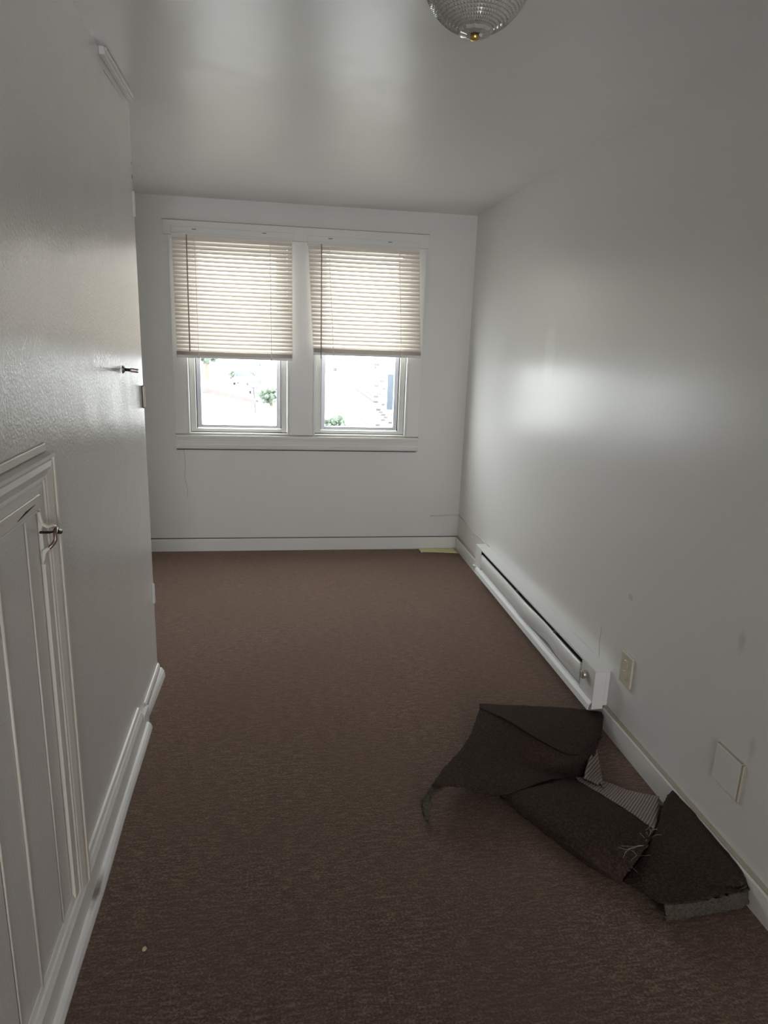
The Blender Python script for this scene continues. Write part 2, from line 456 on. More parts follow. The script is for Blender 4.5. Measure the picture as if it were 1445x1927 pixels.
# baseboards back and right
bp = [(0, 0), (0.018, 0), (0.018, 0.084), (0.014, 0.092), (0, 0.0935)]
bm = bmesh.new(); sweep(bm, [[(x, YB - n, z) for n, z in bp] for x in (XA, XR - 0.0)])
bb = obj('baseboard_back', bm, M['trim'])
tag(bb, 'plain white baseboard below the windows', 'baseboard', kind=ST)
bm = boxes((XA, XR, YB - 0.0145, YB, 0.0936, 0.0958)); obj('shadow_gap', bm, M['grime'], bb)  # brown strip painted as the shadow line along the baseboard top
bm = bmesh.new(); sweep(bm, [[(XR - n, y, z) for n, z in bp] for y in (YR, YB - 0.018)])
br = obj('baseboard_right', bm, M['trim'])
tag(br, 'plain white baseboard along the right wall', 'baseboard', kind=ST)
bm = boxes((XR - 0.0165, XR, YR, YB - 0.018, 0.0925, 0.098)); c_ = obj('top_cap', bm, M['ochre'], br, bevel=0.002); c_['label'] = 'ochre caulked top edge'

# ------------------------------------------------------------------ windows
def window(i, x0, x1, label):
    r = empty('window_%d' % i, ((x0 + x1) / 2, YB, Z0), label, 'window', kind=ST)
    def P(name, bm, mat, bevel=0):
        o = obj(name, bm, mat, None, bevel=bevel); o.parent = r; o.matrix_parent_inverse = Matrix.Translation(-r.location); return o
    y = YB
    # white stop beads set in the opening
    e = 0.0001
    P('stop', boxes((x0 + e, x0 + 0.014, y - 0.016, y + W, Z0, Z1), (x1 - 0.014, x1 - e, y - 0.016, y + W, Z0, Z1), (x0 + 0.014, x1 - 0.014, y - 0.016, y + W, Z1 - 0.02, Z1 - e), (x0 + 0.014, x1 - 0.014, y - 0.016, y + W, Z0 + e, Z0 + 0.008)), M['trim'], 0.002)
    fx0, fx1 = x0 + 0.016, x1 - 0.016
    w = 0.040
    P('frame', boxes((fx0, fx0 + w, y + 0.022, y + 0.075, Z0 + 0.012, Z1 - 0.022), (fx1 - w, fx1, y + 0.022, y + 0.075, Z0 + 0.012, Z1 - 0.022),
                     (fx0 + w, fx1 - w, y + 0.022, y + 0.075, Z0 + 0.012, Z0 + 0.034), (fx0 + w, fx1 - w, y + 0.022, y + 0.075, Z1 - 0.06, Z1 - 0.022)), M['sash'], 0.003)
    sx0, sx1 = fx0 + w + 0.004, fx1 - w - 0.004
    v = 0.030
    sa = P('sash', boxes((sx0, sx0 + v, y + 0.050, y + 0.088, Z0 + 0.037, Z1 - 0.064), (sx1 - v, sx1, y + 0.050, y + 0.088, Z0 + 0.037, Z1 - 0.064),
                    (sx0 + v, sx1 - v, y + 0.050, y + 0.088, Z0 + 0.037, Z0 + 0.058), (sx0 + v, sx1 - v, y + 0.050, y + 0.088, Z1 - 0.09, Z1 - 0.064)), M['alu'], 0.003)
    P('gap', boxes((fx0 + w, sx0, y + 0.056, y + 0.075, Z0 + 0.034, Z1 - 0.06), (sx1, fx1 - w, y + 0.056, y + 0.075, Z0 + 0.034, Z1 - 0.06), (fx0, fx1, y + .03, y + .075, Z0 + .0082, Z0 + .0118)), M['dark'])
    P('pane', boxes((sx0 + v, sx1 - v, y + 0.072, y + 0.076, Z0 + 0.058, Z1 - 0.09)), M['glass'])
window(1, *OPEN[0], 'left white window looking out on a street with parked cars')
window(2, *OPEN[1], 'right white window looking out on a brick building')

CX0, CX1 = -0.716, 1.008
t = empty('trim_2', (0.146, YB, 0.75), 'white casing and sill surrounding both windows', 'window casing', kind=ST)
def TP(name, bm, mat, bevel=0):
    o = obj(name, bm, mat, None, bevel=bevel); o.parent = t; o.matrix_parent_inverse = Matrix.Translation(-t.location); return o
e = 0.0002
for n_, (p, q_) in enumerate(((CX0, a0), (a1, b0), (b1, CX1))):
    TP('side_casing' if n_ != 1 else 'mullion', boxes((p, q_ - e if n_ == 0 else q_ - (e if n_ == 1 else 0), YB - 0.018, YB, Z0, Z1 - .001)), M['trim'], 0.002)
TP('head_board', boxes((CX0 - 0.030, CX1 + 0.014, YB - 0.024, YB, Z1, 2.254)), M['trim'], 0.002)
TP('shadow_gap', boxes((CX0 - 0.034, CX1 + 0.014, YB - 0.020, YB, 2.2543, 2.2585)), M['ochre'])
TP('sill', boxes((CX0 - 0.002, CX1 + 0.004, YB - 0.034, YB, 0.834, 0.855)), M['trim'], 0.004)
TP('sill_gap', boxes((CX0, CX1, YB - 0.026, YB, 0.8551, 0.8615)), M['ochre'])
ap = [(0, 0.834), (0.020, 0.834), (0.020, 0.822), (0.015, 0.819), (0.015, 0.800), (0.017, 0.797), (0.017, 0.782), (0.021, 0.779), (0.026, 0.770), (0.024, 0.760), (0.014, 0.755), (0, 0.752)]
bm = bmesh.new(); sweep(bm, [[(x, YB - n, z) for n, z in ap] for x in (CX0, CX1)]); TP('apron', bm, M['trim'])
bm = boxes((CX0 + .002, CX1 - .01, YB - 0.006, YB, 0.7475, 0.7515)); TP('apron_gap', bm, M['dark'])

# ------------------------------------------------------------------ blinds
PITCH = 0.0264
def blind(x0, x1, shear, zt, zs, zb, label, wand_x, wand_z, cords, slots):
    yc = YB - 0.050
    r = empty('mini_blind', ((x0 + x1) / 2, yc, zt), label, 'blind', group=None)
    inv = Matrix.Translation(-r.location)
    def P(name, bm, mat, smooth=False, bevel=0, par=None):
        o = obj(name, bm, mat, None, smooth, bevel); o.parent = par or r
        o.matrix_parent_inverse = inv if par is None else Matrix.Identity(4)
        if par is not None: o.location = (0, 0, 0)
        return o
    H = zt - zb
    def sx(z): return shear * (zt - z) / H
    bm = boxes((x0 - .003, x1 + .003, yc - 0.012, yc + 0.016, zt, zt + 0.024))
    P('head_rail', bm, M['scraped'], bevel=0.002)
    bm = bmesh.new(); sweep(bm, [[(x, yc - .0128, zt - .006), (x, yc - .0138, zt + .004), (x, yc - .0128, zt + .013)] for x in (x0, x1)], closed=False)
    P('rail_lip', bm, M['slat'])
    va = P('valance', boxes((x0 - 0.004, x1 + 0.006, yc + 0.0175, YB - 0.0245, zt + 0.014, zt + 0.064)), M['trim'], bevel=0.002)
    for s in slots: P('bracket_slot', boxes((s - 0.014, s + 0.014, yc + 0.0168, yc + 0.0180, zt + 0.050, zt + 0.0535)), M['dark'])
    # slats: curved strips, room edge down
    bm = bmesh.new()
    w, th = 0.0302, math.radians(61)
    z = zt - 0.010; zz = []
    nsl = round((z - zs - 0.010) / PITCH); pit = (z - zs - 0.010) / nsl
    for _ in range(nsl + 1): zz.append(z); z -= pit
    for z in zz:
        ring0, ring1 = [], []
        nseg = 6; tp = []
        for i in range(nseg + 1):
            u = i / nseg - 0.5
            bow = 0.0026 * (1 - 4 * u * u)
            tp.append((u, bow))
        sec = [(u * w, b) for u, b in tp]
        def pt(x, a, b, dz):
            # a along the slat width (+ = outer, up), b = bow towards the room/up
            yy = yc + a * math.cos(th) - b * math.sin(th)
            zz_ = z + dz + a * math.sin(th) + b * math.cos(th)
            return (x + sx(z), yy, zz_)
        j = random.uniform(-.0006, .0006)
        sweep(bm, [[pt(x, a, b, j * f) for a, b in sec] for x, f in ((x0, 1), ((x0 + x1) / 2, 0), (x1, -1))], closed=False)
    P('slats', bm, M['slat'], True)
    bm = bmesh.new(); nst = int((zs - zb - 0.019) / 0.0027) + 1
    for k_ in range(max(nst, 2)):
        zq = zb + 0.0203 + k_ * 0.0027
        jx = random.uniform(-.002, .002)
        sweep(bm, [[(x + sx(zq) + jx, yc + a, zq + 0.0022 * (1 - (a / 0.0135) ** 2)) for a in (-0.0135, -0.007, 0, 0.007, 0.0135)] + [(x + sx(zq) + jx, yc + a, zq - 0.0008 + 0.0022 * (1 - (a / 0.0135) ** 2)) for a in (0.0135, 0.007, 0, -0.007, -0.0135)] for x in (x0, x1)])
    P('stacked_slats', bm, M['slat'], True)
    P('bottom_rail', boxes((x0 + shear, x1 + shear, yc - 0.013, yc + 0.013, zb, zb + 0.020)), M['trim'], bevel=0.005)
    for cx in cords:
        bm = bmesh.new()
        zc_ = zt + .01; pts = []
        while zc_ > zb + 0.004:
            pts.append((cx + sx(zc_), yc - 0.0145 - 0.0015 * math.sin(zc_ * 2 * math.pi / PITCH), zc_)); zc_ -= PITCH / 4
        tube(bm, pts, 0.0022, 6)
        bx(bm, cx + shear - 0.006, cx + shear + 0.006, yc - 0.0150, yc - 0.0130, zb - 0.001, zb + 0.03)
        P('ladder_cord', bm, M['cord'], True)
    bm = bmesh.new()
    tube(bm, [(wand_x[0], yc - 0.018, zt + 0.012), (wand_x[0], yc - 0.021, zt - 0.02), (wand_x[1], yc - 0.022, wand_z + .004), (wand_x[1], yc - 0.022, wand_z)], [.003, .0042, .0046, .003], 6)
    P('wand', bm, M['wand'], True)
    return r
blind(-0.688, 0.086, 0.006, 2.150, 1.425, 1.383, 'left cream mini blind, hanging straight and lowered a little further', (-0.592, -0.594), 1.428, (-0.543, -0.058), (-0.547, -0.096))
blind(0.193, 0.950, 0.042, 2.140, 1.474, 1.429, 'right cream mini blind hanging askew with its bottom swung right', (0.281, 0.287), 1.405, (0.331, 0.809), (0.341, 0.748))

# ------------------------------------------------------------------ electric heater
h = empty('electric_heater', (XR, 3.295, 0.08), 'long white electric baseboard heater on the right wall', 'heater')
hinv = Matrix.Translation(-h.location)
def HP(name, bm, mat, bevel=0, smooth=False):
    o = obj(name, bm, mat, None, smooth, bevel); o.parent = h; o.matrix_parent_inverse = hinv; return o
HX, HY0, HY1, HZ0, HZ1 = 1.289, 2.402, 4.19, 0.083, 0.258
HP('cover', boxes((HX, XR - .0002, HY0, HY1, HZ1 - 0.006, HZ1), (XR - 0.006, XR - .0002, HY0 + .003, HY1 - .003, 0.100, HZ1 - .006), (HX, HX + 0.004, HY0 + .1285, HY1 - .1285, HZ1 - 0.010, HZ1 - .006)), M['heater'], 0.002)
HP('end_panel', boxes((HX, XR - 0.0195, HY0, HY0 + 0.003, HZ0, HZ1 - .0062), (XR - .0195, XR - .003, HY0, HY0 + .003, .0995, HZ1 - .0062), (HX, HX + 0.004, HY0 + .003, HY0 + 0.128, 0.110, HZ1 - .0065)), M['heater'], 0.0012)
HP('end_panel', boxes((HX, XR - 0.019, HY1 - 0.003, HY1, HZ0 + .012, HZ1 - .0062), (HX, HX + 0.004, HY1 - 0.122, HY1 - .003, 0.106, HZ1 - .0065)), M['heater'], 0.0012)
# front panel, dented in the middle
bm = bmesh.new(); rings = []
y0, y1 = HY0 + 0.130, HY1 - 0.124
for i in range(61):
    y = y0 + (y1 - y0) * i / 60
    dent = 0.010 * math.exp(-((y - 2.98) / 0.13) ** 2) - 0.006 * math.exp(-((y - 3.25) / 0.12) ** 2)
    dz = 0.008 * math.exp(-((y - 2.90) / 0.12) ** 2)
    x = HX + 0.002
    top, bot = 0.2200, 0.128
    rings.append([(x + 0.008 + dent * .3, y, top + 0.002), (x + dent * .5, y, top), (x + dent, y, (top + bot) / 2), (x + dent * .9 + 0.002, y, bot + dz), (x + 0.016 + dent, y, bot - 0.006 + dz),
                  (x + 0.018 + dent, y, bot - 0.003 + dz), (x + dent * .9 + 0.005, y, bot + 0.003 + dz), (x + 0.003 + dent, y, (top + bot) / 2), (x + 0.003 + dent * .5, y, top - 0.003), (x + 0.010 + dent * .3, y, top - 0.001)])
sweep(bm, rings)
HP('front_panel', bm, M['heater'], smooth=True)
# flared bottom lip and flange
lp = [(XR - 0.02, 0.106), (HX + 0.010, 0.119), (HX - 0.001, 0.116), (HX - 0.010, 0.110), (HX - 0.0145, 0.105), (HX - 0.0145, 0.102), (HX - 0.0105, 0.1005), (HX - 0.0125, 0.098), (HX - 0.0165, 0.081), (HX - 0.0135, 0.080), (HX - 0.009, 0.098), (HX - 0.002, 0.110), (XR - 0.02, 0.103)]
bm = bmesh.new(); sweep(bm, [[(x, y, z + 0.003 * max(0, (y - 3.4) / .8)) for x, z in lp] for y in (HY0 + .004, 2.8, 3.4, HY1 - 0.06)])
HP('bottom_lip', bm, M['scraped'])
bm = bmesh.new()
for i in range(5): lathe(bm, [(0, -.006), (.006, -.004), (.007, .002), (0, .006)], 7, 'Z', (HX - 0.004 + random.uniform(-.006, .006), HY1 - 0.055 + i * 0.013, 0.113 + random.uniform(-.003, .003)))
p_ = HP('peeled_paint', bm, M['scraped']); p_['label'] = 'peeling paint lumps at the far end'
HP('heating_element', boxes((HX + 0.024, XR - 0.008, HY0 + .01, HY1 - .01, 0.125, 0.2505)), M['dark'])  # black filler box, added so the slot looks dark inside
for yb_ in (3.40, 2.86): HP('bracket', boxes((HX + .006, HX + .02, yb_, yb_ + .005, .221, .235)), M['steel'])
bm = bmesh.new(); lathe(bm, [(0, 0.002), (0.010, 0.002), (0.012, -0.004), (0.0205, -0.006), (0.0215, -0.012), (0.0195, -0.020), (0.015, -0.022), (0, -0.022)], 24, 'X', (HX, 2.479, 0.207))
bx(bm, HX - 0.027, HX - 0.021, 2.475, 2.483, 0.193, 0.221)
k_ = HP('knob', bm, M['knob'], 0.001, True); k_['label'] = 'round metallic thermostat knob'

# ------------------------------------------------------------------ outlets
OY0, OY1, OZ0, OZ1 = 2.238, 2.325, 0.260, 0.392
w = empty('wall_outlet', (XR, (OY0 + OY1) / 2, OZ0), 'beige duplex power outlet beside the heater on the right wall', 'outlet')
winv = Matrix.Translation(-w.location)
def OP(name, bm, mat, bevel=0, par=w, inv=winv, smooth=False):
    o = obj(name, bm, mat, None, smooth, bevel); o.parent = par; o.matrix_parent_inverse = inv; return o
OP('cover_plate', boxes((XR - 0.011, XR - .0001, OY0, OY1, OZ0, OZ1)), M['beige'], 0.0045)
cyo = (OY0 + OY1) / 2
for zc in (0.304, 0.348):
    bm = bmesh.new()
    lathe(bm, [(0, -.0105), (.0175, -.0105), (.0185, -.0125), (.017, -.0140), (0, -.0140)], 20, 'X', (XR, cyo, zc))
    rc = OP('receptacle', bm, M['beige'], smooth=False)
    bm = boxes((XR - .0143, XR - .0138, cyo - .010, cyo - .006, zc - .004, zc + .010), (XR - .0143, XR - .0138, cyo + .005, cyo + .009, zc - .004, zc + .010))
    lathe(bm, [(0, -.0138), (.0042, -.0138), (.0042, -.0143), (0, -.0143)], 8, 'X', (XR, cyo, zc - .008))
    s_ = obj('slot', bm, M['dark']); s_.parent = rc; s_.matrix_parent_inverse = winv
bm = bmesh.new(); lathe(bm, [(0, -.010), (.004, -.0105), (.0035, -.0125), (0, -.0128)], 12, 'X', (XR, cyo, 0.326)); OP('screw', bm, M['steel'])
w2 = empty('blank_plate', (XR, 1.64, 0.25), 'blank wall plate painted over white on the right wall', 'wall plate')
winv2 = Matrix.Translation(-w2.location)
OP('cover_plate', boxes((XR - 0.007, XR - .0001, 1.590, 1.708, 0.250, 0.374)), M['wall_r'], 0.003, w2, winv2)
c_ = OP('caulk_edge', boxes((XR - 0.0066, XR - .0001, 1.582, 1.5902, 0.250, 0.374), (XR - 0.0066, XR - .0001, 1.588, 1.706, 0.3738, 0.378)), M['ochre'], 0.001, w2, winv2); c_['label'] = 'yellowed edge of the plate'

# phone wire
bm = bmesh.new()
tube(bm, [(1.139, YB - .004, .258), (1.25, YB - .004, .260), (1.325, YB - .004, .264), (1.345, YB - .006, .267), (XR - .005, YB - .02, .266), (XR - .005, 4.80, .262), (XR - .004, 4.66, .262), (XR - .005, 4.56, .259), (XR - .009, 4.46, .252), (XR - .006, 4.38, .258), (XR - .004, 4.30, .262), (XR - .004, 4.22, .257), (XR - .004, 4.12, .262)], 0.0036, 8)
tag(obj('phone_wire', bm, M['wire'], smooth=True), 'thin cream wire tacked round the far right corner above the heater', 'wire')

# yellow sheet in the corner
def patch(ctrl, sub=6):
    """Catmull-Rom surface through a grid of control points -> dense grid"""
    def cr(p, n):
        P_ = [Vector(q) for q in p]
        P_ = [2 * P_[0] - P_[1]] + P_ + [2 * P_[-1] - P_[-2]]
        out = []
        for i in range(1, len(P_) - 2):
            for k in range(n):
                t = k / n; a, b, c, d = P_[i - 1:i + 3]
                out.append(0.5 * ((2 * b) + (c - a) * t + (2 * a - 5 * b + 4 * c - d) * t * t + (3 * b - a - 3 * c + d) * t ** 3))
        out.append(P_[-2]); return out
    rows = [cr(r, sub) for r in ctrl]
    cols = [cr([r[i] for r in rows], sub) for i in range(len(rows[0]))]
    return cols
def sheet(bm, ctrl, sub=6, jitter=0.0, zmin=0.003, thick=0.006):
    g = patch(ctrl, sub); n, mm = len(g), len(g[0])
    top = []
    for i, c in enumerate(g):
        row = []
        for j, p in enumerate(c):
            q = Vector(p)
            if jitter:
                ed = i in (0, n - 1) or j in (0, mm - 1)
                k = jitter * (1.6 if ed else 0.7)
                q += Vector((random.uniform(-k, k), random.uniform(-k, k), random.uniform(-k, k) * .6))
            q.z = max(q.z, zmin + thick); q.x = min(q.x, XR - 0.0205)
            row.append(q)
        top.append(row)
    V = [[bm.verts.new(p) for p in r] for r in top]
    # lower skin offset along normals
    Bv = []
    for i in range(n):
        r = []
        for j in range(mm):
            du = top[min(i + 1, n - 1)][j] - top[max(i - 1, 0)][j]; dv = top[i][min(j + 1, mm - 1)] - top[i][max(j - 1, 0)]
            nn = du.cross(dv)
            nn = nn.normalized() if nn.length > 1e-9 else Vector((0, 0, 1))
            if nn.z < 0: nn = -nn
            p = top[i][j] - nn * thick; p.z = max(p.z, zmin)
            r.append(bm.verts.new(p))
        Bv.append(r)
    for i in range(n - 1):
        for j in range(mm - 1):
            bm.faces.new((V[i][j], V[i + 1][j], V[i + 1][j + 1], V[i][j + 1]))
            bm.faces.new((Bv[i][j], Bv[i][j + 1], Bv[i + 1][j + 1], Bv[i + 1][j]))
    for i in range(n - 1):
        bm.faces.new((V[i][0], Bv[i][0], Bv[i + 1][0], V[i + 1][0])); bm.faces.new((V[i][-1], V[i + 1][-1], Bv[i + 1][-1], Bv[i][-1]))
    for j in range(mm - 1):
        bm.faces.new((V[0][j], V[0][j + 1], Bv[0][j + 1], Bv[0][j])); bm.faces.new((V[-1][j], Bv[-1][j], Bv[-1][j + 1], V[-1][j + 1]))
bm = bmesh.new()
sheet(bm, [[(1.045, 4.900, .006), (1.14, 4.902, .004), (1.24, 4.902, .004), (1.332, 4.900, .006)],
           [(1.050, 4.85, .010), (1.14, 4.85, .005), (1.24, 4.845, .005), (1.334, 4.84, .006)],
           [(1.056, 4.798, .003), (1.075, 4.806, .006), (1.20, 4.785, .008), (1.337, 4.772, .004)]], 5, 0, 0.0005, 0.0015)
tag(obj('paper_sheet', bm, M['paper'], smooth=True), 'pale yellow sheet lying on the carpet in the far right corner', 'paper')

# ------------------------------------------------------------------ torn carpet remnants
A = [[(0.827, 2.474, 0.092), (0.977, 2.516, 0.055), (1.129, 2.533, 0.03), (1.264, 2.504, 0.03), (1.336, 2.403, 0.07)], [(0.82, 2.452, 0.098), (0.93, 2.401, 0.095), (1.068, 2.373, 0.075), (1.221, 2.36, 0.06), (1.333, 2.375, 0.06)], [(0.814, 2.437, 0.097), (0.88, 2.275, 0.135), (0.96, 2.143, 0.135), (1.086, 2.103, 0.095), (1.288, 2.292, 0.04)], [(0.807, 2.42, 0.09), (0.87, 2.262, 0.125), (0.95, 2.132, 0.125), (1.076, 2.099, 0.085), (1.265, 2.256, 0.035)], [(0.724, 2.28, 0.052), (0.782, 2.157, 0.065), (0.88, 2.084, 0.068), (1.005, 2.061, 0.062), (1.184, 2.144, 0.025)], [(0.6, 2.119, 0.058), (0.681, 2.02, 0.074), (0.785, 1.979, 0.07), (0.963, 2.019, 0.066), (1.118, 2.071, 0.02)], [(0.515, 1.981, 0.08), (0.609, 1.948, 0.095), (0.743, 1.931, 0.064), (0.955, 1.99, 0.072), (1.075, 2.032, 0.02)]]
LIP = [[(0.602, 2.124, 0.052), (0.533, 2.019, 0.068), (0.562, 1.982, 0.078)], [(0.519, 2.002, 0.06), (0.478, 1.949, 0.048), (0.514, 1.957, 0.06)], [(0.486, 1.958, 0.036), (0.476, 1.924, 0.03), (0.503, 1.932, 0.034)], [(0.482, 1.922, 0.018), (0.479, 1.899, 0.012), (0.496, 1.913, 0.014)], [(0.483, 1.898, 0.004), (0.484, 1.894, 0.003), (0.487, 1.894, 0.003)]]
CURL = [[(1.06, 1.433, 0.066), (1.139, 1.434, 0.064), (1.213, 1.434, 0.063), (1.295, 1.45, 0.062), (1.368, 1.479, 0.066)], [(1.06, 1.425, 0.04), (1.141, 1.429, 0.036), (1.223, 1.435, 0.036), (1.308, 1.444, 0.036), (1.368, 1.469, 0.045)], [(1.064, 1.424, 0.01), (1.148, 1.429, 0.008), (1.231, 1.435, 0.008), (1.316, 1.447, 0.01), (1.363, 1.463, 0.022)]]
B = [[(0.781, 1.983, 0.055), (0.765, 1.968, 0.05), (0.756, 1.959, 0.04), (0.761, 1.955, 0.03)], [(0.905, 2.0, 0.055), (0.846, 1.909, 0.075), (0.811, 1.861, 0.06), (0.823, 1.845, 0.02)], [(1.025, 2.009, 0.055), (0.937, 1.836, 0.09), (0.874, 1.735, 0.07), (0.892, 1.731, 0.012)], [(1.136, 1.848, 0.055), (1.024, 1.706, 0.085), (0.933, 1.631, 0.065), (0.949, 1.639, 0.008)], [(1.197, 1.728, 0.05), (1.111, 1.638, 0.06), (1.026, 1.578, 0.04), (1.007, 1.572, 0.005)]]
FL = [[(1.065, 2.037, 0.035), (1.176, 2.038, 0.008), (1.247, 1.974, 0.01), (1.330, 1.922, 0.02)], [(1.059, 1.993, 0.045), (1.138, 1.963, 0.03), (1.19, 1.882, 0.035), (1.271, 1.825, 0.035)], [(1.04, 1.976, 0.052), (1.085, 1.913, 0.052), (1.145, 1.827, 0.052), (1.199, 1.731, 0.048)]]
C = [[(1.333, 1.857, 0.092), (1.348, 1.671, 0.09), (1.356, 1.518, 0.088), (1.367, 1.477, 0.075)], [(1.303, 1.847, 0.07), (1.287, 1.655, 0.065), (1.298, 1.494, 0.07), (1.364, 1.468, 0.062)], [(1.237, 1.767, 0.048), (1.208, 1.618, 0.045), (1.219, 1.483, 0.055), (1.345, 1.456, 0.06)], [(1.162, 1.681, 0.05), (1.09, 1.565, 0.045), (1.093, 1.444, 0.068), (1.277, 1.444, 0.064)], [(1.015, 1.576, 0.012), (1.032, 1.523, 0.03), (1.056, 1.43, 0.068), (1.186, 1.431, 0.064)]]
TR = [[(1.244, 2.244, 0.03), (1.224, 2.182, 0.02), (1.192, 2.088, 0.012), (1.147, 1.974, 0.03)], [(1.183, 2.163, 0.035), (1.157, 2.105, 0.03), (1.148, 2.058, 0.03), (1.143, 1.998, 0.035)], [(1.087, 2.02, 0.045), (1.097, 2.014, 0.042), (1.11, 2.007, 0.04), (1.128, 1.984, 0.04)]]
def remnant(name, parts, label, org):
    r = empty(name, org, label, 'carpet remnant')
    for nm, ctrl, mat, sub in parts:
        bm = bmesh.new(); sheet(bm, ctrl, sub, 0.0012)
        o = obj(nm, bm, mat, None, True); o.parent = r; o.matrix_parent_inverse = Matrix.Translation(-r.location)
        if nm == 'backing': o['label'] = 'pale ribbed underside showing'
    return r
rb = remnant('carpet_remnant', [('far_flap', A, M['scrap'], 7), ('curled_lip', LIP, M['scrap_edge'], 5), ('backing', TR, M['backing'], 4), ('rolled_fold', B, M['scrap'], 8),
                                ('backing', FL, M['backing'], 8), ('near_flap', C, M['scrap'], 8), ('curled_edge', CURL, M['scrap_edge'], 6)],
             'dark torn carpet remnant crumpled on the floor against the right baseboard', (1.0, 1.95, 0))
bm = bmesh.new()
def thread(p, d, n, l, bend):
    pts = []; q = Vector(p); v = Vector(d).normalized()
    for i in range(n):
        pts.append(tuple(q)); q = q + v * l / n; v = (v + Vector((random.uniform(-bend, bend), random.uniform(-bend, bend), random.uniform(-bend, bend) * .5))).normalized()
        q.z = max(q.z, 0.01)
    tube(bm, pts, 0.0005, 4)
for i in range(30):
    t_ = random.random(); a_ = Vector((1.205, 1.735, .056)).lerp(Vector((1.03, 1.575, .03)), t_)
    thread(a_, (random.uniform(-1, .5), random.uniform(-.6, .6), .3), 7, random.uniform(.02, .06), .5)
for i in range(4): thread((1.11, 1.64, .072), (-1, -.15 + .1 * i, .02), 9, .11, .30)
o = obj('frayed_threads', bm, simple('pale_thread', (0.36, 0.32, 0.24), 0.9)); o.parent = rb; o.matrix_parent_inverse = Matrix.Translation(-rb.location); o['kind'] = 'stuff'

# crumb on the carpet
bm = bmesh.new(); bmesh.ops.create_icosphere(bm, subdivisions=2, radius=0.006)
for v in bm.verts: v.co += Vector((random.uniform(-.0015, .0015),) * 3); v.co.z *= .6
o = obj('crumb', bm, M['crumb'], smooth=True); o.location = (-0.350, 1.502, 0.0035)
tag(o, 'tiny tan crumb lying on the carpet near the left baseboard', 'crumb')

# ------------------------------------------------------------------ ceiling lamp
LC = Vector((0.395, 1.545, 2.28)); LR = 0.1125
l = empty('ceiling_lamp', (LC.x, LC.y, ZC), 'clear prismatic glass bowl lamp on the ceiling', 'lamp')
def LP(name, bm, mat, smooth=True):
    o = obj(name, bm, mat, l, smooth); o.location = (0, 0, 0); return o
bm = bmesh.new()
dz = LC.z - ZC
nr, seg = 30, 66
def surf(r_in, pyr):
    rings = []
    for i in range(nr + 1):
        a = math.radians(4 + 116 * i / nr)         # from the bottom pole up
        ring = []
        for k in range(seg):
            f = 2 * math.pi * k / seg
            rad = r_in
            if pyr and i > 3: rad += pyr * (1 if (i % 2 == 0) == (k % 2 == 0) else 0)
            ring.append((rad * math.sin(a) * math.cos(f), rad * math.sin(a) * math.sin(f), dz - rad * math.cos(a)))
        rings.append(ring)
    return rings
out_, in_ = surf(LR - 0.003, 0), surf(LR - 0.008, 0)
Vo = [[bm.verts.new(p) for p in r] for r in out_]; Vi = [[bm.verts.new(p) for p in r] for r in in_]
for i in range(nr):
    a, b = Vo[i], Vo[i + 1]
    for k in range(seg):
        q_ = (a[k], a[(k + 1) % seg], b[(k + 1) % seg], b[k])
        if i < 3: bm.faces.new(q_); continue
        cc = sum((v.co for v in q_), Vector()) / 4
        cc = cc + (cc - Vector((0, 0, dz))).normalized() * 0.0036      # raised point of each prism
        pv = bm.verts.new(cc)
        for e_ in range(4): bm.faces.new((q_[e_], q_[(e_ + 1) % 4], pv))
    a, b = Vi[i], Vi[i + 1]
    for k in range(seg): bm.faces.new((a[k], a[(k + 1) % seg], b[(k + 1) % seg], b[k]))
for ia in (0, -1):
    for k in range(seg): bm.faces.new((Vo[ia][k], Vo[ia][(k + 1) % seg], Vi[ia][(k + 1) % seg], Vi[ia][k]))
LP('glass_bowl', bm, M['lampglass'], False)
bm = bmesh.new()
zb_ = dz - LR
lathe(bm, [(0.0, zb_ - 0.012), (0.005, zb_ - 0.0125), (0.0085, zb_ - 0.010), (0.009, zb_ - 0.004), (0.0075, zb_ + 0.001), (0.004, zb_ + 0.004), (0.0, zb_ + 0.005)], 20)
LP('finial', bm, M['brass'])
bm = bmesh.new(); n_ = 24; rings = []
for r_, hh in ((0.006, 0.004), (0.016, 0.001), (0.030, 0.0035), (0.034, 0.009), (0.030, 0.012), (0.006, 0.009)):
    rings.append([((r_ + (0.003 * (k % 2) if r_ > .012 else 0)) * math.cos(2 * math.pi * k / n_), (r_ + (0.003 * (k % 2) if r_ > .012 else 0)) * math.sin(2 * math.pi * k / n_), zb_ + hh - .004) for k in range(n_)])
sweep(bm, rings)
LP('rosette', bm, M['lampglass'], False)
bm = bmesh.new(); lathe(bm, [(0, -0.0002), (0.125, -0.0002), (0.125, -0.012), (0.112, -0.03), (0.10, -0.066), (0.0, -0.066)], 40); LP('ceiling_pan', bm, M['steel'])
bm = bmesh.new(); tube(bm, [(0, 0, -0.066), (0, 0, zb_ + .005)], 0.003, 8); LP('rod', bm, M['steel'])
for sx_ in (-1, 1):
    bm = bmesh.new(); lathe(bm, [(0, -0.055), (0.013, -0.055), (0.013, -0.082), (0.016, -0.095), (0.027, -0.118), (0.027, -0.132), (0.018, -0.148), (0, -0.153)], 20, 'Z', (0.045 * sx_, 0, 0))
    LP('bulb', bm, M['cord'])

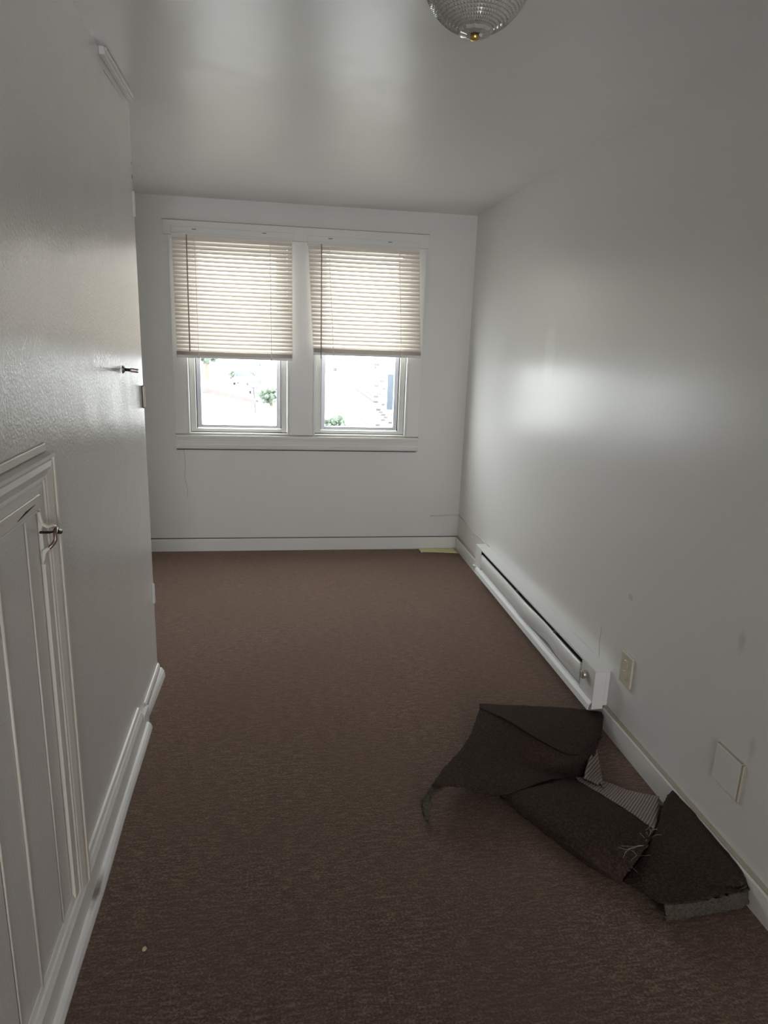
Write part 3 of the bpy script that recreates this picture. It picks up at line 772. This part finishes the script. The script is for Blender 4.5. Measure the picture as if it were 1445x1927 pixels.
# ------------------------------------------------------------------ outdoors
ZG = -4.5
mt = simple('pale_concrete', (0.55, 0.55, 0.54), 0.9, var=0.1, vs=0.3)
tag(obj('ground', boxes((-90, 90, YB + 3, 260, ZG - 0.2, ZG)), mt), 'pale street and yard far below the windows', 'ground', kind=ST)
M['roof'] = simple('pale_shingle', (0.105, 0.090, 0.088), 0.9, var=0.35, vs=3)
M['siding'] = simple('white_siding', (0.75, 0.75, 0.74), 0.7, var=0.05)
M['leaf'] = simple('summer_leaves', (0.085, 0.115, 0.085), 0.8, var=0.5, vs=3)
M['bark'] = simple('bark', (0.15, 0.11, 0.08), 0.9)
M['carw'] = simple('silver_car_paint', (0.60, 0.61, 0.63), 0.3)
M['cglass'] = simple('car_glass', (0.042, 0.052, 0.066), 0.6)
M['cglass'].node_tree.nodes['Principled BSDF'].inputs['Specular IOR Level'].default_value = 0.1
M['tyre'] = simple('tyre_rubber', (0.03, 0.03, 0.03), 0.8)
M['redleaf'] = simple('red_blossom', (0.15, 0.05, 0.042), 0.8, var=0.4, vs=4)
M['pole'] = simple('grey_pole', (0.035, 0.035, 0.038), 0.8)
def brick():
    mt, N, L, B_ = nodes_of('pale_brick')
    bt = N.new('ShaderNodeTexBrick'); P = position(N)
    cb = N.new('ShaderNodeCombineXYZ'); sp = N.new('ShaderNodeSeparateXYZ'); L.new(P, sp.inputs[0])
    L.new(sp.outputs['X'], cb.inputs[0]); L.new(sp.outputs['Z'], cb.inputs[1]); L.new(cb.outputs[0], bt.inputs['Vector'])
    bt.inputs['Scale'].default_value = 2.2
    bt.inputs['Color1'].default_value = (0.22, 0.20, 0.19, 1); bt.inputs['Color2'].default_value = (0.040, 0.036, 0.035, 1); bt.inputs['Mortar'].default_value = (0.26, 0.25, 0.24, 1)
    L.new(bt.outputs[0], B_.inputs['Base Color']); B_.inputs['Roughness'].default_value = 0.9
    return mt
M['brick'] = brick()

def house(name, label, p0, p1, width, ez, rz_, body, roof):
    """gable house: eave line p0-p1 facing the viewer, body behind it"""
    d = (Vector(p1) - Vector(p0)); ang = math.atan2(d.y, d.x); ln = d.length
    r = empty(name, (p0[0], p0[1], ZG), label, 'house', ang)
    E_ = ez - ZG; Rz = rz_ - ZG
    bm = bmesh.new()
    sweep(bm, [[(x, 0.4, 0), (x, width - .4, 0), (x, width - .4, E_), (x, width / 2, Rz - .35), (x, 0.4, E_)] for x in (0.4, ln - 0.4)])
    bd = obj('walls', bm, body, r)
    bm = bmesh.new()
    sweep(bm, [[(x, -.1, E_ - .12), (x, -.1, E_ + .05), (x, width / 2, Rz), (x, width + .1, E_ + .05), (x, width + .1, E_ - .12), (x, width / 2, Rz - .25)] for x in (0, ln)])
    obj('roof', bm, roof, r)
    bm = bmesh.new(); tube(bm, [(0, -.16, E_), (ln, -.16, E_)], .06, 6); obj('gutter', bm, M['pole'], r)
    for k_ in range(int(ln // 4)):
        wi = obj('window', boxes((2 + k_ * 4, 3 + k_ * 4, 0.36, 0.42, E_ - 2.1, E_ - .7)), M['siding'], r)
        obj('pane', boxes((2.08 + k_ * 4, 2.92 + k_ * 4, 0.34, 0.36, E_ - 2.0, E_ - .8)), M['cglass'], wi)
    return r
house('neighbour_house', 'pale roofed house running across the left window view', (-1.1, 30.7), (-5.4, 46.5), 9, -1.35, -0.2, M['siding'], M['roof'])
bd = empty('brick_building', (4.1, 30, ZG), 'tall pale brick building at the right of the right window view', 'building')
obj('walls', boxes((0, 9, 0, 12, 0, 5.0)), M['brick'], bd)
obj('cornice', boxes((-.3, 9.3, -.3, 12.3, 5.0, 5.25)), M['siding'], bd)
for zz in (0.6, 2.9):
    for xx in (0.5, 3.0, 5.6):
        wi = obj('window', boxes((xx, xx + 1.1, -.06, .02, zz, zz + 1.7)), M['siding'], bd)
        obj('pane', boxes((xx + .08, xx + 1.02, -.08, -.06, zz + .08, zz + 1.62)), M['cglass'], wi)
wh = empty('white_house', (1.4, 44, ZG), 'white sided house at the left of the right window view', 'house')
obj('walls', boxes((0, 2.1, 0, 6, 0, 3.9)), M['siding'], wh)
obj('roof', boxes((-.1, 2.2, -.2, 6.2, 3.9, 4.1)), M['roof'], wh)
obj('downpipe', boxes((2.0, 2.1, -.1, 0, 0, 3.9)), M['sash'], wh)

def car(x, y, rz, label, first=None):
    r = empty('car', (x, y, ZG), label, 'car', rz, 'cars parked in the street')
    # length along local y (front = -y), simple modelled saloon
    side = [(-2.15, .35), (-2.2, .62), (-2.05, .82), (-1.1, .95), (-0.45, 1.38), (0.9, 1.42), (1.55, 1.02), (2.1, .95), (2.2, .6), (2.1, .35)]
    bm = bmesh.new(); rings = []
    for xx, k_ in ((-.86, .94), (-.78, 1), (.78, 1), (.86, .94)):
        rings.append([(xx * (0.86 if z > 1.0 else 1), yy * k_, z * (1 if k_ == 1 else .985)) for yy, z in side])
    sweep(bm, rings); obj('body', bm, M['carw'], r)
    bm = bmesh.new(); sweep(bm, [[(s * .70, -1.06, .985), (s * .60, -.50, 1.365), (s * .60, -.53, 1.385), (s * .70, -1.10, 1.0)] for s in (-1, 1)]); obj('windscreen', bm, M['cglass'], r)
    for sx_ in (-1, 1):
        bm = boxes((sx_ * .765 - .02, sx_ * .765 + .02, -.75, 1.1, 1.0, 1.30)); obj('side_window', bm, M['cglass'], r)
        for yy in (-1.35, 1.35):
            bm = bmesh.new(); lathe(bm, [(0, -.1), (.30, -.1), (.32, -.06), (.32, .06), (.30, .1), (0, .1)], 20, 'X', (sx_ * .78, yy, .32)); obj('wheel', bm, M['tyre'], r)
    return r
car(-3.5, 112, 0.1, 'distant pale car, highest of those in the left window view')
car(-4.35, 85, -0.1, 'pale car among the shrubs in the left window view')
car(-2.25, 73.5, 0.05, 'nearest pale car above the pole in the left window view')

def tree(name, x, y, z0, r, hh, label, mat, n=90):
    t_ = empty(name, (x, y, z0), label, 'tree' if hh > 0.8 else 'shrub')
    bm = bmesh.new(); tube(bm, [(0, 0, 0), (0.1, 0, hh * .5), (0, 0, hh + r * .5)], [.16 * r, .12 * r, .05 * r], 8); obj('trunk', bm, M['bark'], t_)
    bm = bmesh.new()
    for i in range(n):
        v = Vector((random.gauss(0, 1), random.gauss(0, 1), random.gauss(0, 1))).normalized() * r * random.uniform(.35, 1.0)
        mtx = Matrix.Translation((v.x, v.y, hh + r * .7 + v.z * .8))
        bmesh.ops.create_icosphere(bm, subdivisions=1, radius=r * random.uniform(.12, .28), matrix=mtx)
    for v in bm.verts: v.co += Vector((random.uniform(-1, 1), random.uniform(-1, 1), random.uniform(-1, 1))) * r * .06
    obj('foliage', bm, mat, t_)
    return t_
tree('leafy_tree', -0.6, 105, ZG, 2.6, 4.2, 'green tree at the upper right of the left window view', M['leaf'])
tree('leafy_tree', -8.7, 86, ZG, 1.9, 2.4, 'green tree at the upper left of the left window view', M['leaf'])
tree('leafy_shrub', -3.4, 88.5, ZG, 0.9, 0.3, 'green shrub behind the middle car', M['leaf'], 50)
tree('leafy_shrub', -5.5, 88, ZG, 0.8, 0.3, 'green shrub left of the middle car', M['leaf'], 50)
tree('flowering_shrub', -0.55, 77, ZG, 0.8, 0.4, 'red flowering shrub at the right edge of the left window view', M['redleaf'], 50)
tree('leafy_shrub', -0.75, 60, ZG, 1.1, 0.2, 'green shrub right of the pole in the left window view', M['leaf'], 60)
tree('leafy_shrub', 5.0, 27.5, ZG, 0.6, 1.6, 'green shrub below the brick building', M['leaf'], 60)
tree('leafy_shrub', 2.45, 31.5, ZG, 0.6, 1.6, 'green shrub at the lower left of the right window view', M['leaf'], 60)
sp_ = empty('street_pole', (-1.82, 54, ZG), 'thin dark pole at the right of the left window view', 'pole')
bm = bmesh.new(); tube(bm, [(0, 0, 0), (-.15, 0, 2.0)], .05, 8); obj('post', bm, M['pole'], sp_)
obj('crossarm', boxes((-.4, .2, -.04, .04, 1.95, 2.02)), M['pole'], sp_)
